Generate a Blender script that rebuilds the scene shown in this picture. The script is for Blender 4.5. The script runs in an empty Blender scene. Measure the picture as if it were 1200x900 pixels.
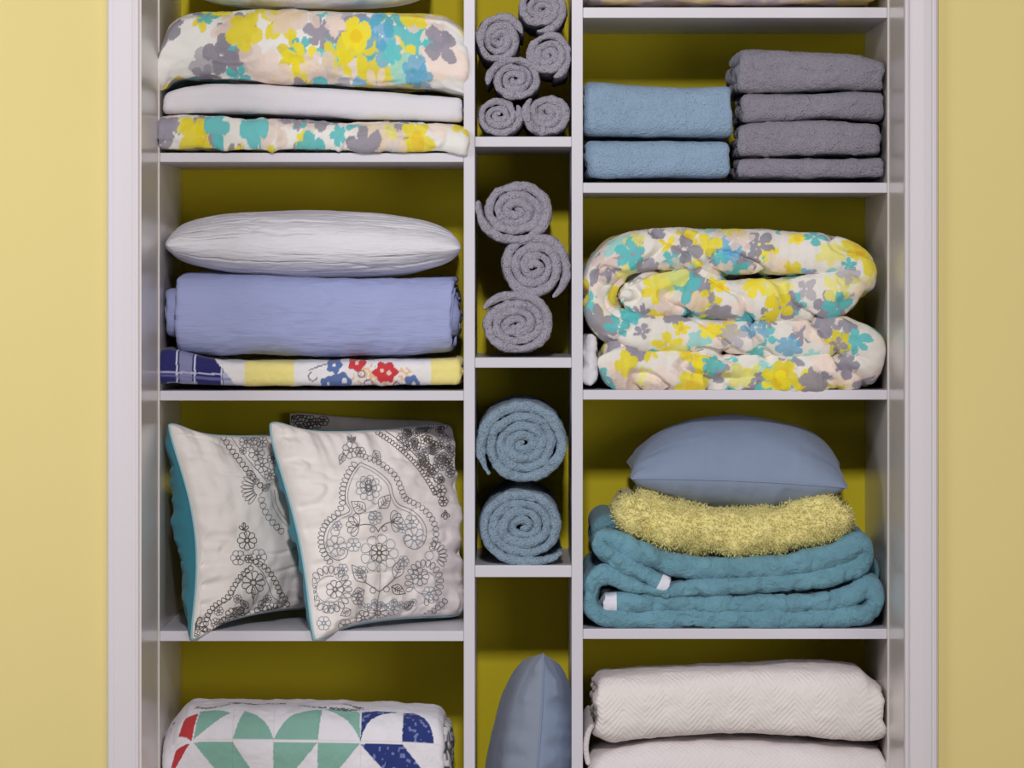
import bpy, math, random
import numpy as np
from mathutils import Vector

# ------------------------------------------------------------------ camera, light, exposure
SC = bpy.context.scene
COL = SC.collection
K, CX, CZ, D, CH = 740.0, 605.0, 330.0, 5.4, 1.55      # px per metre on the shelf-front plane (y=0), vanishing point, camera distance, camera height
def W(px, py, y=0.0):
    s = (D + y) / (D * K)
    return ((px - CX) * s, y, CH + (CZ - py) * s)
cam = bpy.data.objects.new('camera', bpy.data.cameras.new('camera'))
COL.objects.link(cam)
cam.location = (0, -D, CH); cam.rotation_euler = (math.pi / 2, 0, 0)
cam.data.sensor_width = 36; cam.data.lens = K * D / 1200 * 36
cam.data.shift_x = (600 - CX) / 1200; cam.data.shift_y = -(450 - CZ) / 1200
cam.data.clip_end = 60
SC.camera = cam
wd = bpy.data.worlds.new('world'); SC.world = wd; wd.use_nodes = True
wd.node_tree.nodes['Background'].inputs[0].default_value = (0.93, 0.95, 1.0, 1)
wd.node_tree.nodes['Background'].inputs[1].default_value = 0.13
def area(name, loc, target, size, power, color, sy=None):
    l = bpy.data.lights.new(name, 'AREA'); l.energy = power; l.color = color
    l.shape = 'RECTANGLE'; l.size = size; l.size_y = sy or size
    o = bpy.data.objects.new(name, l); COL.objects.link(o); o.location = loc
    o.rotation_euler = (Vector(target) - Vector(loc)).to_track_quat('-Z', 'Y').to_euler()
    return o
area('key_light', (0.0, -4.0, 2.95), (0, 0, 1.45), 0.26, 79, (1.0, 0.97, 0.95))
area('left_fill', (-1.9, -1.8, 2.0), (-1.0, 0, 1.45), 1.0, 20, (0.96, 0.97, 1.0))  # added soft fill to brighten the left wall, not an actual window
area('right_fill', (1.5, -3.4, 1.35), (-0.5, 0, 1.35), 1.1, 18, (1.0, 0.96, 0.93))  # added soft fill from the right for the left jamb and left bay
SC.view_settings.view_transform = 'Standard'; SC.view_settings.look = 'None'
SC.view_settings.exposure = 0.0; SC.view_settings.gamma = 1.0
SC.view_settings.use_curve_mapping = False

# ------------------------------------------------------------------ helpers
def lin(c):
    c = np.asarray(c, float) / 255.0
    return np.where(c <= 0.04045, c / 12.92, ((c + 0.055) / 1.055) ** 2.4)
def rgba(c): return tuple(float(v) for v in lin(c)) + (1.0,)

def _hash(ix, iy, iz, seed):
    h = (ix * 374761393 + iy * 668265263 + iz * 2147483647 + seed * 1274126177) & 0xffffffff
    h = ((h ^ (h >> 13)) * 1274126177) & 0xffffffff
    h = ((h ^ (h >> 16)) * 2246822519) & 0xffffffff
    return ((h ^ (h >> 15)) & 0xffff) / 65535.0 * 2 - 1
def vnoise(P, seed=0):
    P = np.asarray(P, float); i = np.floor(P).astype(np.int64); f = P - i; f = f * f * (3 - 2 * f)
    r = 0
    for dx in (0, 1):
        wx = f[:, 0] if dx else 1 - f[:, 0]
        for dy in (0, 1):
            wy = f[:, 1] if dy else 1 - f[:, 1]
            for dz in (0, 1):
                wz = f[:, 2] if dz else 1 - f[:, 2]
                r = r + wx * wy * wz * _hash(i[:, 0] + dx, i[:, 1] + dy, i[:, 2] + dz, seed)
    return r
def fbm(P, seed=0, octv=3):
    P = np.asarray(P, float); r = 0; a = 1.0
    for k in range(octv):
        r = r + a * vnoise(P * (2 ** k) + 17.3 * k, seed + k); a *= 0.5
    return r
def n1(t, seed, octv=2):
    t = np.asarray(t, float); z = np.zeros_like(t)
    return fbm(np.stack([t, z + 3.7, z + 9.1], -1), seed, octv)
def smooth_path(pts, ds, closed=False):
    """Catmull-Rom through the rows of pts (any width), resampled every ds by the first two columns."""
    p = np.asarray(pts, float)
    q = np.vstack([2 * p[0] - p[1], p, 2 * p[-1] - p[-2]])
    out = []
    for i in range(1, len(q) - 2):
        t = np.linspace(0, 1, 24, endpoint=False)[:, None]
        a, b, c, d = q[i - 1], q[i], q[i + 1], q[i + 2]
        out.append(0.5 * ((2 * b) + (c - a) * t + (2 * a - 5 * b + 4 * c - d) * t ** 2 + (3 * b - a - 3 * c + d) * t ** 3))
    out.append(p[-1:]); o = np.vstack(out)
    return resample(o, ds)
def resample(o, ds):
    L = np.concatenate([[0], np.cumsum(np.hypot(*np.diff(o[:, :2], axis=0).T))])
    n = max(3, int(L[-1] / ds) + 1); t = np.linspace(0, L[-1], n)
    return np.stack([np.interp(t, L, o[:, k]) for k in range(o.shape[1])], -1)

def tag(o, label=None, cat=None, group=None, kind=None):
    if label: o['label'] = label
    if cat: o['category'] = cat
    if group: o['group'] = group
    if kind: o['kind'] = kind
    return o
def new_obj(name, me, mats, parent=None, base=None):
    """link a mesh whose vertices are in world space as one object with its origin at its base"""
    o = bpy.data.objects.new(name, me); COL.objects.link(o)
    for m in (mats if isinstance(mats, (list, tuple)) else [mats]): me.materials.append(m)
    n = len(me.vertices); co = np.empty(n * 3); me.vertices.foreach_get('co', co); co = co.reshape(-1, 3)
    if parent is not None: b = np.array(parent.location)
    elif base is not None: b = np.array(base)
    else: b = np.array([(co[:, 0].min() + co[:, 0].max()) / 2, (co[:, 1].min() + co[:, 1].max()) / 2, co[:, 2].min()])
    co -= b; me.vertices.foreach_set('co', co.ravel()); me.update()
    if parent is None: o.location = b
    else: o.parent = parent
    return o
def empty(name, loc):
    o = bpy.data.objects.new(name, None); COL.objects.link(o); o.location = loc; o.empty_display_size = 0.02
    return o
def set_attr(me, name, arr, typ):
    a = me.attributes.new(name, typ, 'POINT')
    if typ == 'FLOAT_COLOR':
        arr = np.concatenate([arr, np.ones((len(arr), 1))], 1); a.data.foreach_set('color', arr.astype(np.float32).ravel())
    else: a.data.foreach_set('vector', arr.astype(np.float32).ravel())
def grid_mesh(name, V, wrap=True, caps=True):
    n, m, _ = V.shape
    idx = np.arange(n * m).reshape(n, m)
    if wrap: j0 = np.arange(m); j1 = (j0 + 1) % m
    else: j0 = np.arange(m - 1); j1 = j0 + 1
    F = np.stack([idx[:-1][:, j0], idx[1:][:, j0], idx[1:][:, j1], idx[:-1][:, j1]], -1).reshape(-1, 4).tolist()
    if caps and wrap: F.append(idx[0].tolist()); F.append(idx[-1][::-1].tolist())
    me = bpy.data.meshes.new(name); me.from_pydata(V.reshape(-1, 3).tolist(), [], F)
    me.polygons.foreach_set('use_smooth', [True] * len(me.polygons)); me.update()
    return me
def normals(me):
    n = np.empty(len(me.vertices) * 3); me.vertices.foreach_get('normal', n); return n.reshape(-1, 3)
def coords(me):
    n = np.empty(len(me.vertices) * 3); me.vertices.foreach_get('co', n); return n.reshape(-1, 3)
def displace(me, fn):
    c = coords(me); d = fn(c); c = c + normals(me) * d[:, None]
    me.vertices.foreach_set('co', c.ravel()); me.update()

def sheet(name, path, th, e0, e1, axis, de=0.006, e_noise=0.0, seed=0, nc=8, warp=None, tuck=None, endr=1.0):
    """thick cloth: a path in the (a,b) plane swept between e0 and e1 along axis ('y': plane xz, 'x': plane yz).
    path rows are (a, b[, thickness]).  Returns mesh plus surface coordinates."""
    a = path[:, 0]; b = path[:, 1]
    T = path[:, 2] if path.shape[1] > 2 else np.full(len(a), th)
    ta = np.gradient(a); tb = np.gradient(b); L = np.hypot(ta, tb) + 1e-9; na, nb = -tb / L, ta / L
    s = np.concatenate([[0], np.cumsum(np.hypot(np.diff(a), np.diff(b)))])
    h = T / 2
    r = np.minimum(h, 0.5 * s[-1])
    q = np.clip(np.minimum(s, s[-1] - s) / (r * endr), 0, 1); h = h * np.sqrt(np.clip(1 - (1 - q) ** 2, 0.004, 1))
    th0 = float(np.mean(T)); ns = max(2, int((e1 - e0 - th0) / de))
    ph = np.linspace(-math.pi / 2, math.pi / 2, nc)
    no = list(np.sin(ph)); ce = list(-np.abs(np.cos(ph)) ** 0.8); fl = [0.0] * nc           # front cap
    for k in range(1, ns): no.append(1.0); ce.append(0.0); fl.append(k / ns)
    no += list(np.sin(ph[::-1])); ce += list(np.abs(np.cos(ph)) ** 0.8); fl += [1.0] * nc   # far cap
    for k in range(ns - 1, 0, -1): no.append(-1.0); ce.append(0.0); fl.append(k / ns)
    no = np.array(no); ce = np.array(ce); fl = np.array(fl)
    f0 = e0 + e_noise * n1(s / 0.03, seed, 3); f1 = e1 + e_noise * n1(s / 0.03, seed + 5, 3)
    if tuck is not None: f0 = f0 + tuck
    h2 = h[:, None]
    E = (f0[:, None] + h2) * (1 - fl) + (f1[:, None] - h2) * fl + h2 * ce
    A = a[:, None] + na[:, None] * no * h2; B = b[:, None] + nb[:, None] * no * h2
    arc = np.concatenate([[0], np.cumsum(np.hypot(np.diff(no * th0 / 2), np.diff(fl * (e1 - e0 - th0) + ce * th0 / 2)))])
    S = np.repeat(s[:, None], len(no), 1); AR = np.repeat(arc[None], len(s), 0)
    V = np.stack([E, A, B], -1) if axis == 'x' else np.stack([A, E, B], -1)
    if warp is not None: V = warp(V)
    me = grid_mesh(name, V)
    st = np.stack([S, AR, E], -1).reshape(-1, 3)
    set_attr(me, 'st', st, 'FLOAT_VECTOR')
    return me, st

def stadium_spiral(c0, c1, W2, H2, th, turns, ds, n=2.4, start=math.pi / 2, inner_ds=None):
    """flattened spiral, outermost turn first; W2,H2 half sizes of the outer surface, starts at back-top."""
    R = H2 - th / 2; Lc = max(W2 - H2, 0)
    th_ = np.linspace(0, 2 * math.pi * turns, int(400 * turns))
    rr = np.maximum(R - th * th_ / (2 * math.pi), th * 0.15)
    ang = start + th_
    cs, sn = np.cos(ang), np.sin(ang); e = 2.0 / n
    x = np.sign(cs) * np.abs(cs) ** e * rr + Lc * np.tanh(cs * 9)
    z = np.sign(sn) * np.abs(sn) ** e * rr
    P = np.stack([c0 + x, c1 + z], -1); k = min(len(P) - 2, 430)
    a = resample(P[:k], ds)
    return a if k >= len(P) - 3 else np.vstack([a, resample(P[k:], inner_ds or max(ds * 3, 0.006))])

# ------------------------------------------------------------------ materials
def mat_base(name, rough=0.9, sheen=0.0):
    m = bpy.data.materials.new(name); m.use_nodes = True; nt = m.node_tree
    p = nt.nodes['Principled BSDF']; p.inputs['Roughness'].default_value = rough
    p.inputs['Specular IOR Level'].default_value = 0.25
    if sheen: p.inputs['Sheen Weight'].default_value = sheen; p.inputs['Sheen Roughness'].default_value = 0.5
    return m, nt, p
def fabric(name, col=None, attr=False, kind='weave', bump=0.5, var=0.06, sheen=0.15, rough=0.92, scale=1.0):
    m, nt, p = mat_base(name, rough, sheen); N = nt.nodes; L = nt.links
    tc = N.new('ShaderNodeTexCoord'); src = tc.outputs['Object']
    nz = N.new('ShaderNodeTexNoise'); nz.inputs['Scale'].default_value = 26 * scale; nz.inputs['Detail'].default_value = 5
    L.new(src, nz.inputs['Vector'])
    rmp = N.new('ShaderNodeMapRange'); rmp.inputs[1].default_value = 0.25; rmp.inputs[2].default_value = 0.75
    rmp.inputs[3].default_value = 1 - var; rmp.inputs[4].default_value = 1 + var; L.new(nz.outputs['Fac'], rmp.inputs[0])
    mul = N.new('ShaderNodeMix'); mul.data_type = 'RGBA'; mul.blend_type = 'MULTIPLY'; mul.inputs[0].default_value = 1
    if attr:
        at = N.new('ShaderNodeAttribute'); at.attribute_name = 'print'; L.new(at.outputs['Color'], mul.inputs[6])
    else: mul.inputs[6].default_value = rgba(col)
    cmb = N.new('ShaderNodeCombineColor')
    for i in range(3): L.new(rmp.outputs[0], cmb.inputs[i])
    L.new(cmb.outputs[0], mul.inputs[7]); L.new(mul.outputs[2], p.inputs['Base Color'])
    def noise(sc, det, mp=None, dist=0.0):
        q = N.new('ShaderNodeTexNoise'); q.inputs['Scale'].default_value = sc; q.inputs['Detail'].default_value = det
        q.inputs['Distortion'].default_value = dist
        if mp:
            mm = N.new('ShaderNodeMapping'); mm.inputs['Scale'].default_value = mp; L.new(src, mm.inputs[0]); L.new(mm.outputs[0], q.inputs['Vector'])
        else: L.new(src, q.inputs['Vector'])
        return q.outputs['Fac']
    prev = None
    def add_bump(h, st, dist):
        nonlocal prev
        b = N.new('ShaderNodeBump'); b.inputs['Strength'].default_value = st; b.inputs['Distance'].default_value = dist
        L.new(h, b.inputs['Height'])
        if prev: L.new(prev, b.inputs['Normal'])
        prev = b.outputs['Normal']
    if kind == 'terry':
        add_bump(noise(60, 4, dist=0.6), 0.55 * bump, 0.012)
        v = N.new('ShaderNodeTexVoronoi'); v.inputs['Scale'].default_value = 420; L.new(src, v.inputs['Vector'])
        add_bump(v.outputs['Distance'], 0.9 * bump, 0.0022)
        add_bump(noise(300, 3), 0.8 * bump, 0.004)
    elif kind == 'crinkle':                    # fine puckers running along x
        add_bump(noise(1, 4, (26, 26, 190), 0.5), 0.6 * bump, 0.006)
        add_bump(noise(1, 3, (60, 60, 420), 0.2), 0.5 * bump, 0.003)
    elif kind == 'weave':
        add_bump(noise(22, 4, dist=0.8), 0.5 * bump, 0.012)
        add_bump(noise(500, 2), 0.35 * bump, 0.001)
    elif kind == 'quilt':
        add_bump(noise(55, 4, dist=0.5), 0.7 * bump, 0.012)
        add_bump(noise(330, 3), 0.6 * bump, 0.003)
    elif kind in ('herringbone', 'waffle'):
        at = N.new('ShaderNodeAttribute'); at.attribute_name = 'st'; sp = N.new('ShaderNodeSeparateXYZ'); L.new(at.outputs['Vector'], sp.inputs[0])
        def math_(op, a, b=None, c=None):
            q = N.new('ShaderNodeMath'); q.operation = op
            for i, v in enumerate((a, b, c)):
                if v is None: continue
                if isinstance(v, (int, float)): q.inputs[i].default_value = v
                else: L.new(v, q.inputs[i])
            return q.outputs[0]
        if kind == 'herringbone':
            tri = math_('PINGPONG', sp.outputs['Z'], 0.034)
            w = math_('SINE', math_('MULTIPLY', math_('ADD', sp.outputs['X'], tri), 2 * math.pi / 0.0085))
            add_bump(w, 0.5 * bump, 0.0016)
            g = noise(330, 3); add_bump(g, 0.7 * bump, 0.003)
        else:
            w = math_('MULTIPLY', math_('SINE', math_('MULTIPLY', sp.outputs['X'], 2 * math.pi / 0.0075)), math_('SINE', math_('MULTIPLY', sp.outputs['Z'], 2 * math.pi / 0.0095)))
            add_bump(w, 0.45 * bump, 0.0025)
            add_bump(noise(300, 2), 0.4 * bump, 0.002)
    if prev: L.new(prev, p.inputs['Normal'])
    return m
def paint(name, col, rough=0.6, var=0.03, spec=0.3, bump=0.03):
    m, nt, p = mat_base(name, rough); N = nt.nodes; L = nt.links
    p.inputs['Specular IOR Level'].default_value = spec
    tc = N.new('ShaderNodeTexCoord'); nz = N.new('ShaderNodeTexNoise'); nz.inputs['Scale'].default_value = 3.5; nz.inputs['Detail'].default_value = 6
    L.new(tc.outputs['Object'], nz.inputs['Vector'])
    mx = N.new('ShaderNodeMix'); mx.data_type = 'RGBA'; L.new(nz.outputs['Fac'], mx.inputs[0])
    c = np.array(col, float); mx.inputs[6].default_value = rgba(c * (1 - var)); mx.inputs[7].default_value = rgba(np.minimum(c * (1 + var), 255))
    L.new(mx.outputs[2], p.inputs['Base Color'])
    if bump:
        n2 = N.new('ShaderNodeTexNoise'); n2.inputs['Scale'].default_value = 260; n2.inputs['Detail'].default_value = 3; L.new(tc.outputs['Object'], n2.inputs['Vector'])
        b = N.new('ShaderNodeBump'); b.inputs['Strength'].default_value = bump; b.inputs['Distance'].default_value = 0.002
        L.new(n2.outputs['Fac'], b.inputs['Height']); L.new(b.outputs[0], p.inputs['Normal'])
    return m
M = {}
M['wall'] = paint('yellow_paint_haze_pale', (223, 205, 139), 0.8, 0.012, 0.15, 0.08)  # yellow outside the closet, paleness from light haze put into the colour
M['back'] = paint('yellow_paint_bounce_deep', (216, 198, 44), 0.75, 0.02, 0.15, 0.05)  # same yellow inside, saturation from bounced light put into the colour
M['white'] = paint('white_satin_paint', (214, 208, 213), 0.42, 0.006, 0.4, 0.02)
M['board'] = paint('white_laminate', (214, 210, 220), 0.33, 0.006, 0.4, 0.0)
M['gloss'] = paint('white_gloss_panel', (226, 218, 214), 0.22, 0.01, 0.7, 0.0)
M['floor'] = paint('grey_floor', (150, 142, 130), 0.6, 0.05)
M['grey'] = fabric('grey_terry', (170, 165, 180), kind='terry', bump=0.95)
M['slate'] = fabric('slate_terry', (146, 142, 156), kind='terry', bump=0.8)
M['blue_roll'] = fabric('dusty_blue_terry', (142, 164, 184), kind='terry', bump=0.95)
M['aqua'] = fabric('light_blue_terry', (148, 174, 201), kind='terry', bump=0.7)
M['periwinkle'] = fabric('periwinkle_crinkle', (162, 170, 214), kind='crinkle', var=0.02)
M['white_crinkle'] = fabric('white_crinkle', (228, 226, 234), kind='crinkle', bump=0.75, var=0.01)
M['white_cloth'] = fabric('white_cotton', (226, 222, 230), kind='weave', bump=0.4, var=0.01)
M['print'] = fabric('floral_print_cotton', attr=True, kind='weave', bump=0.6, var=0.02)
M['patch'] = fabric('patchwork_cotton', attr=True, kind='weave', bump=0.6, var=0.02)
M['cushion'] = fabric('blue_cotton', (134, 148, 174), kind='weave', bump=0.25, var=0.03)
M['cushion_side'] = fabric('grey_blue_cotton', (140, 148, 166), kind='weave', bump=0.25, var=0.03)
M['teal'] = fabric('teal_quilted', (110, 156, 174), kind='quilt', var=0.14, bump=1.0)
M['band'] = fabric('white_binding', (225, 225, 238), kind='weave', bump=0.2)
M['yellow_shag'] = fabric('yellow_chenille', (246, 234, 158), kind='terry', bump=0.6, var=0.05)
M['cream'] = fabric('cream_herringbone', (238, 230, 228), kind='herringbone', var=0.015)
M['waffle'] = fabric('white_waffle', (232, 224, 226), kind='waffle', var=0.01)
M['ecru'] = fabric('ecru_cotton', (240, 233, 230), kind='weave', bump=0.35, var=0.01)
M['teal_back'] = fabric('teal_cotton', (60, 142, 162), kind='weave', bump=0.5, var=0.05)
M['pipe'] = fabric('pale_teal_piping', (150, 190, 200), kind='weave', bump=0.2)
M['thread'] = fabric('grey_thread', (126, 124, 130), kind='weave', bump=0.0, var=0.05)
M['thread_light'] = fabric('pale_grey_thread', (160, 166, 176), kind='weave', bump=0.0, var=0.05)
M['thread_dark'] = fabric('dark_thread', (96, 88, 82), kind='weave', bump=0.0, var=0.05)

# ------------------------------------------------------------------ the setting
def box(name, x0, x1, y0, y1, z0, z1, mat, parent=None, bev=0.0, kind=None):
    v = [(x, y, z) for x in (x0, x1) for y in (y0, y1) for z in (z0, z1)]
    f = [(0, 1, 3, 2), (4, 6, 7, 5), (0, 4, 5, 1), (2, 3, 7, 6), (0, 2, 6, 4), (1, 5, 7, 3)]
    me = bpy.data.meshes.new(name); me.from_pydata(v, [], f); me.update()
    o = new_obj(name, me, mat, parent)
    if bev:
        b = o.modifiers.new('bevel', 'BEVEL'); b.width = bev; b.segments = 2; b.limit_method = 'ANGLE'
    if kind: o['kind'] = kind
    return o
def X(px, y=0.0): return W(px, 0, y)[0]
def Z(py, y=0.0): return W(0, py, y)[2]
YC = -0.25                                       # front plane of the casing
XL, XR = X(187), X(1040)                         # inner faces of the shelving unit
TOPZ = 2.30
JL, JR = XL - 0.0018, XR + 0.0018
box('floor', -3.2, 3.2, -6.2, 0.45, -0.1, 0.0, M['floor'], kind='structure')
box('wall_left', -3.2, JL - 0.02, YC + 0.018, YC + 0.14, 0, 3.0, M['wall'], kind='structure')
box('wall_right', JR + 0.02, 3.2, YC + 0.018, YC + 0.14, 0, 3.0, M['wall'], kind='structure')
box('wall_header', JL - 0.02, JR + 0.02, YC + 0.018, YC + 0.14, TOPZ, 3.0, M['wall'], kind='structure')
box('wall_back', JL - 0.10, JR + 0.10, 0.352, 0.45, 0, TOPZ + 0.1, M['back'], kind='structure')
box('ceiling', JL, JR, YC + 0.14, 0.352, TOPZ, TOPZ + 0.1, M['white'], kind='structure')
box('trim_3', JL - 0.018, JL, YC + 0.004, -0.0005, 0, TOPZ, M['gloss'], kind='structure')
box('trim_4', JR, JR + 0.018, YC + 0.004, -0.0005, 0, TOPZ, M['gloss'], kind='structure')
def casing(name, xi, xo):
    """moulded door casing: bead on the inner edge, flat face, rounded outer edge"""
    d = 1 if xo > xi else -1; w = abs(xo - xi)
    prof = [(0.0, 0.018), (0.0, 0.003), (0.0012, 0.0008), (0.0035, 0), (0.006, 0.0008), (0.0068, 0.0026), (0.0078, 0.0032), (0.0095, 0.0026),
            (0.012, 0.0016), (w * 0.55, 0.0010), (w - 0.012, 0.0022), (w - 0.0095, 0.0034), (w - 0.008, 0.0030), (w - 0.004, 0.0036), (w - 0.0012, 0.0062), (w, 0.0095), (w, 0.018)]
    n = len(prof); V = []
    for z in (0, TOPZ + 0.06): V += [(xi + d * a, YC + b, z) for a, b in prof]
    F = [(i, (i + 1) % n, (i + 1) % n + n, i + n) for i in range(n)] + [tuple(range(n)), tuple(range(2 * n - 1, n - 1, -1))]
    me = bpy.data.meshes.new(name); me.from_pydata(V, [], F); me.update()
    o = new_obj(name, me, M['white']); o['kind'] = 'structure'
    return o
casing('trim_1', X(163, YC), X(124.5, YC)); casing('trim_2', X(1060.5, YC), X(1100.5, YC))
for nm, a, b in (('baseboard_left', -3.2, X(124.5, YC) - 0.001), ('baseboard_right', X(1100.5, YC) + 0.001, 3.2)):
    box(nm, a, b, YC + 0.004, YC + 0.018, 0, 0.11, M['white'], bev=0.003, kind='structure')

unit = empty('shelving_unit', (0, 0.17, 0)); tag(unit, 'white built-in closet shelving unit of three bays holding all the linens', 'shelving unit')
box('side_panel', XL - 0.016, XL, 0.0, 0.35, 0, TOPZ - 0.002, M['gloss'], unit, 0.0008)
box('side_panel', XR, XR + 0.016, 0.0, 0.35, 0, TOPZ - 0.002, M['gloss'], unit, 0.0008)
DL0, DL1, DR0, DR1 = X(543.5), X(556.5), X(670), X(683)
box('divider', DL0, DL1, 0.0, 0.35, 0, TOPZ - 0.002, M['board'], unit, 0.0008)
box('divider', DR0, DR1, 0.0, 0.35, 0, TOPZ - 0.002, M['board'], unit, 0.0008)
for a, b, rows in ((XL, DL0, ((-130, -118), (179, 190), (458, 469.5), (739.5, 751.5), (965, 977), (1230, 1242))),
                   (DL1, DR0, ((-130, -118), (160, 172), (419, 431), (662.5, 676.5), (1045, 1057), (1300, 1312))),
                   (DR1, XR, ((-170, -158), (8.5, 21), (214, 226), (457, 468.5), (737, 749), (965, 977), (1230, 1242)))):
    for t, u in rows:
        box('shelf', a + 0.0002, b - 0.0002, 0.0008, 0.349, Z(u), Z(t), M['board'], unit, 0.0012)

# ------------------------------------------------------------------ prints
PAL = {'y': (240, 222, 44), 'y2': (232, 226, 110), 't': (96, 196, 200), 't2': (140, 214, 210), 'g': (154, 149, 164), 'g2': (176, 172, 184), 'p': (240, 218, 206), 'b': (96, 176, 214)}
def floral(s, e, seed, ground=(238, 235, 230), density=1.0, strength=1.0, rad=(0.013, 0.031)):
    rnd = random.Random(seed); n = len(s)
    C = np.repeat(lin(ground)[None], n, 0)
    wob = np.stack([s / 0.012, e / 0.012, np.zeros(n)], -1)
    w1 = vnoise(wob, seed); w2 = vnoise(wob + 31, seed + 1)
    S0, S1, E0, E1 = s.min(), s.max(), e.min(), e.max()
    tot = int((S1 - S0) * (E1 - E0) / (0.030 ** 2) * density * 1.15)
    order = []
    for k in range(tot): order.append((rnd.uniform(S0, S1), rnd.uniform(E0, E1)))
    o = np.argsort(s, kind='stable'); ss = s[o]
    for k, (cs, ce) in enumerate(order):
        kind = rnd.choices(['p', 'y', 't', 'g', 'y2', 't2', 'g2', 'b'], [2.6, 2.8, 2.6, 3.0, 0.9, 0.7, 0.5, 0.25])[0]
        R = rnd.uniform(*rad); rot = rnd.uniform(0, 6.28); npet = rnd.choice([4, 5, 5, 6]); depth = rnd.choice([0.45, 0.7, 0.92])
        lop = rnd.uniform(0.7, 1.0); la = rnd.uniform(0, 6.28)
        i0, i1 = np.searchsorted(ss, [cs - R * 1.1, cs + R * 1.1]); I = o[i0:i1]
        I = I[np.abs(e[I] - ce) < R * 1.1]
        if not len(I): continue
        du = s[I] - cs + w1[I] * 0.0022; dv = e[I] - ce + w2[I] * 0.0022
        r = np.hypot(du, dv); a = np.arctan2(dv, du)
        lim = R * (1 - depth + depth * np.abs(np.cos((a - rot) * npet / 2)) ** 0.55) * (1 - (1 - lop) * (np.cos(a - la) > 0.3))
        mask = r < lim
        if depth > 0.8: mask &= r > R * 0.10
        J = I[mask]; al = (0.93 if kind in 'ytg' else 0.8) * strength
        col = lin(PAL[kind]) * rnd.uniform(0.9, 1.08)
        C[J] = C[J] * (1 - al) + col * al
        if kind == 'y' and rnd.random() < 0.5:
            J2 = I[r < R * 0.35]; C[J2] = C[J2] * 0.5 + lin((238, 186, 40)) * 0.5
    return np.clip(C, 0, 1)
def set_print(me, C): set_attr(me, 'print', C, 'FLOAT_COLOR')

# ------------------------------------------------------------------ folded things (fold runs along x, soft front edge faces the room)
def warp_z(x0, x1, ztop, zbot, y0=None, front=None, droop=None):
    """ztop/zbot: lists of (px, py) outlines of the top and the bottom of the front"""
    tx = np.array([X(p[0]) for p in ztop]); tz = np.array([Z(p[1]) for p in ztop])
    bx = np.array([X(p[0]) for p in zbot]); bz = np.array([Z(p[1]) for p in zbot])
    def f(V, Z0, Z1):
        x = V[..., 0]; t = np.interp(x, tx, tz); b = np.interp(x, bx, bz)
        k = (V[..., 2] - Z0) / (Z1 - Z0)
        V = V.copy(); V[..., 2] = b + (t - b) * k
        if droop: V[..., 2] -= np.interp(x, [X(p[0]) for p in droop], [p[1] / K for p in droop]) * np.clip((0.003 - V[..., 1]) / 0.012, 0, 1) * np.clip(1.25 - k, 0, 1)
        if front: V[..., 1] += np.interp(x, [X(p[0]) for p in front], [p[1] for p in front]) * np.clip(1 - (V[..., 1]) / 0.2, 0, 1)
        return V
    return f
def dense(pl, n=12):
    """smooth an outline"""
    p = np.array(pl, float)
    if len(p) < 3: return pl
    o = smooth_path(p, max(2.0, (p[-1, 0] - p[0, 0]) / 80)); o[:, 0] = np.maximum.accumulate(o[:, 0]); return o.tolist()
def folded(name, px0, px1, top, bot, y0=0.004, y1=0.335, turns=2.0, th=None, ds=0.003, de=0.004, n=2.6, e_noise=0.004, seed=0, nc=7, amp=0.0015, amp_scale=0.05, big=0.0, mat=None, parent=None, colfn=None, front=None, ridge=None, base=None, droop=None):
    top = dense(top); bot = dense(bot)
    zt = np.mean([Z(p[1]) for p in top]); zb = np.mean([Z(p[1]) for p in bot]); H2 = (zt - zb) / 2
    th = th or 0.017; turns = max(turns, H2 / th - 0.35)
    path = stadium_spiral((y0 + y1) / 2, (zt + zb) / 2, (y1 - y0) / 2, H2, th, turns, ds, n)
    wf = warp_z(X(px0), X(px1), top, bot, front=front, droop=droop)
    me, st = sheet(name, path, th * 0.96, X(px0), X(px1), 'x', de=de, e_noise=e_noise, seed=seed, nc=nc, warp=lambda V: wf(V, zb, zt))
    def disp(c):
        d = amp * fbm(c / amp_scale, seed, 4)
        if big: d = d + big * vnoise(c / 0.12, seed + 9)
        if ridge:
            rn = fbm(c * np.array(ridge[0]), seed + 3, 3); d = d - ridge[1] * np.clip(1 - np.abs(rn) * 5, 0, 1)
        return d
    displace(me, disp)
    if colfn is not None: set_print(me, colfn(me, st))
    return new_obj(name, me, mat, parent, base)

# left bay, top shelf
GL = 'linens stacked in the top left bay'
o = folded('floral_comforter', 183.5, 549, [(183, 137), (220, 135), (300, 139), (400, 144), (500, 144), (549, 148)], [(183, 179.5), (549, 179.5)], droop=[(183, 5), (300, 6), (450, 4), (520, 5), (549, 12)], y0=-0.022, y1=0.32, turns=1.6, ds=0.0017, de=0.0017, n=2.7, e_noise=0.003, seed=3, amp=0.003, amp_scale=0.04, big=0.003, mat=M['print'],
           colfn=lambda me, st: floral(st[:, 0], st[:, 2], 11), ridge=((9, 20, 20), 0.004))
tag(o, 'floral comforter folded flat, directly on the top left shelf, edge hanging over', 'comforter')
o = folded('white_blanket', 192, 541.5, [(192, 108), (230, 98), (300, 97), (541, 113)], [(192, 137), (300, 138.5), (400, 143.5), (541, 148)], y0=0.0, y1=0.32, turns=1.0, n=4.0, ds=0.003, de=0.004, seed=5, amp=0.0015, mat=M['white_cloth'])
tag(o, 'plain white folded blanket between two floral comforters', 'blanket')
def duvet_front(me, st): return floral(st[:, 0], st[:, 2], 29, ground=(242, 240, 238), density=0.9, rad=(0.015, 0.036))
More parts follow.
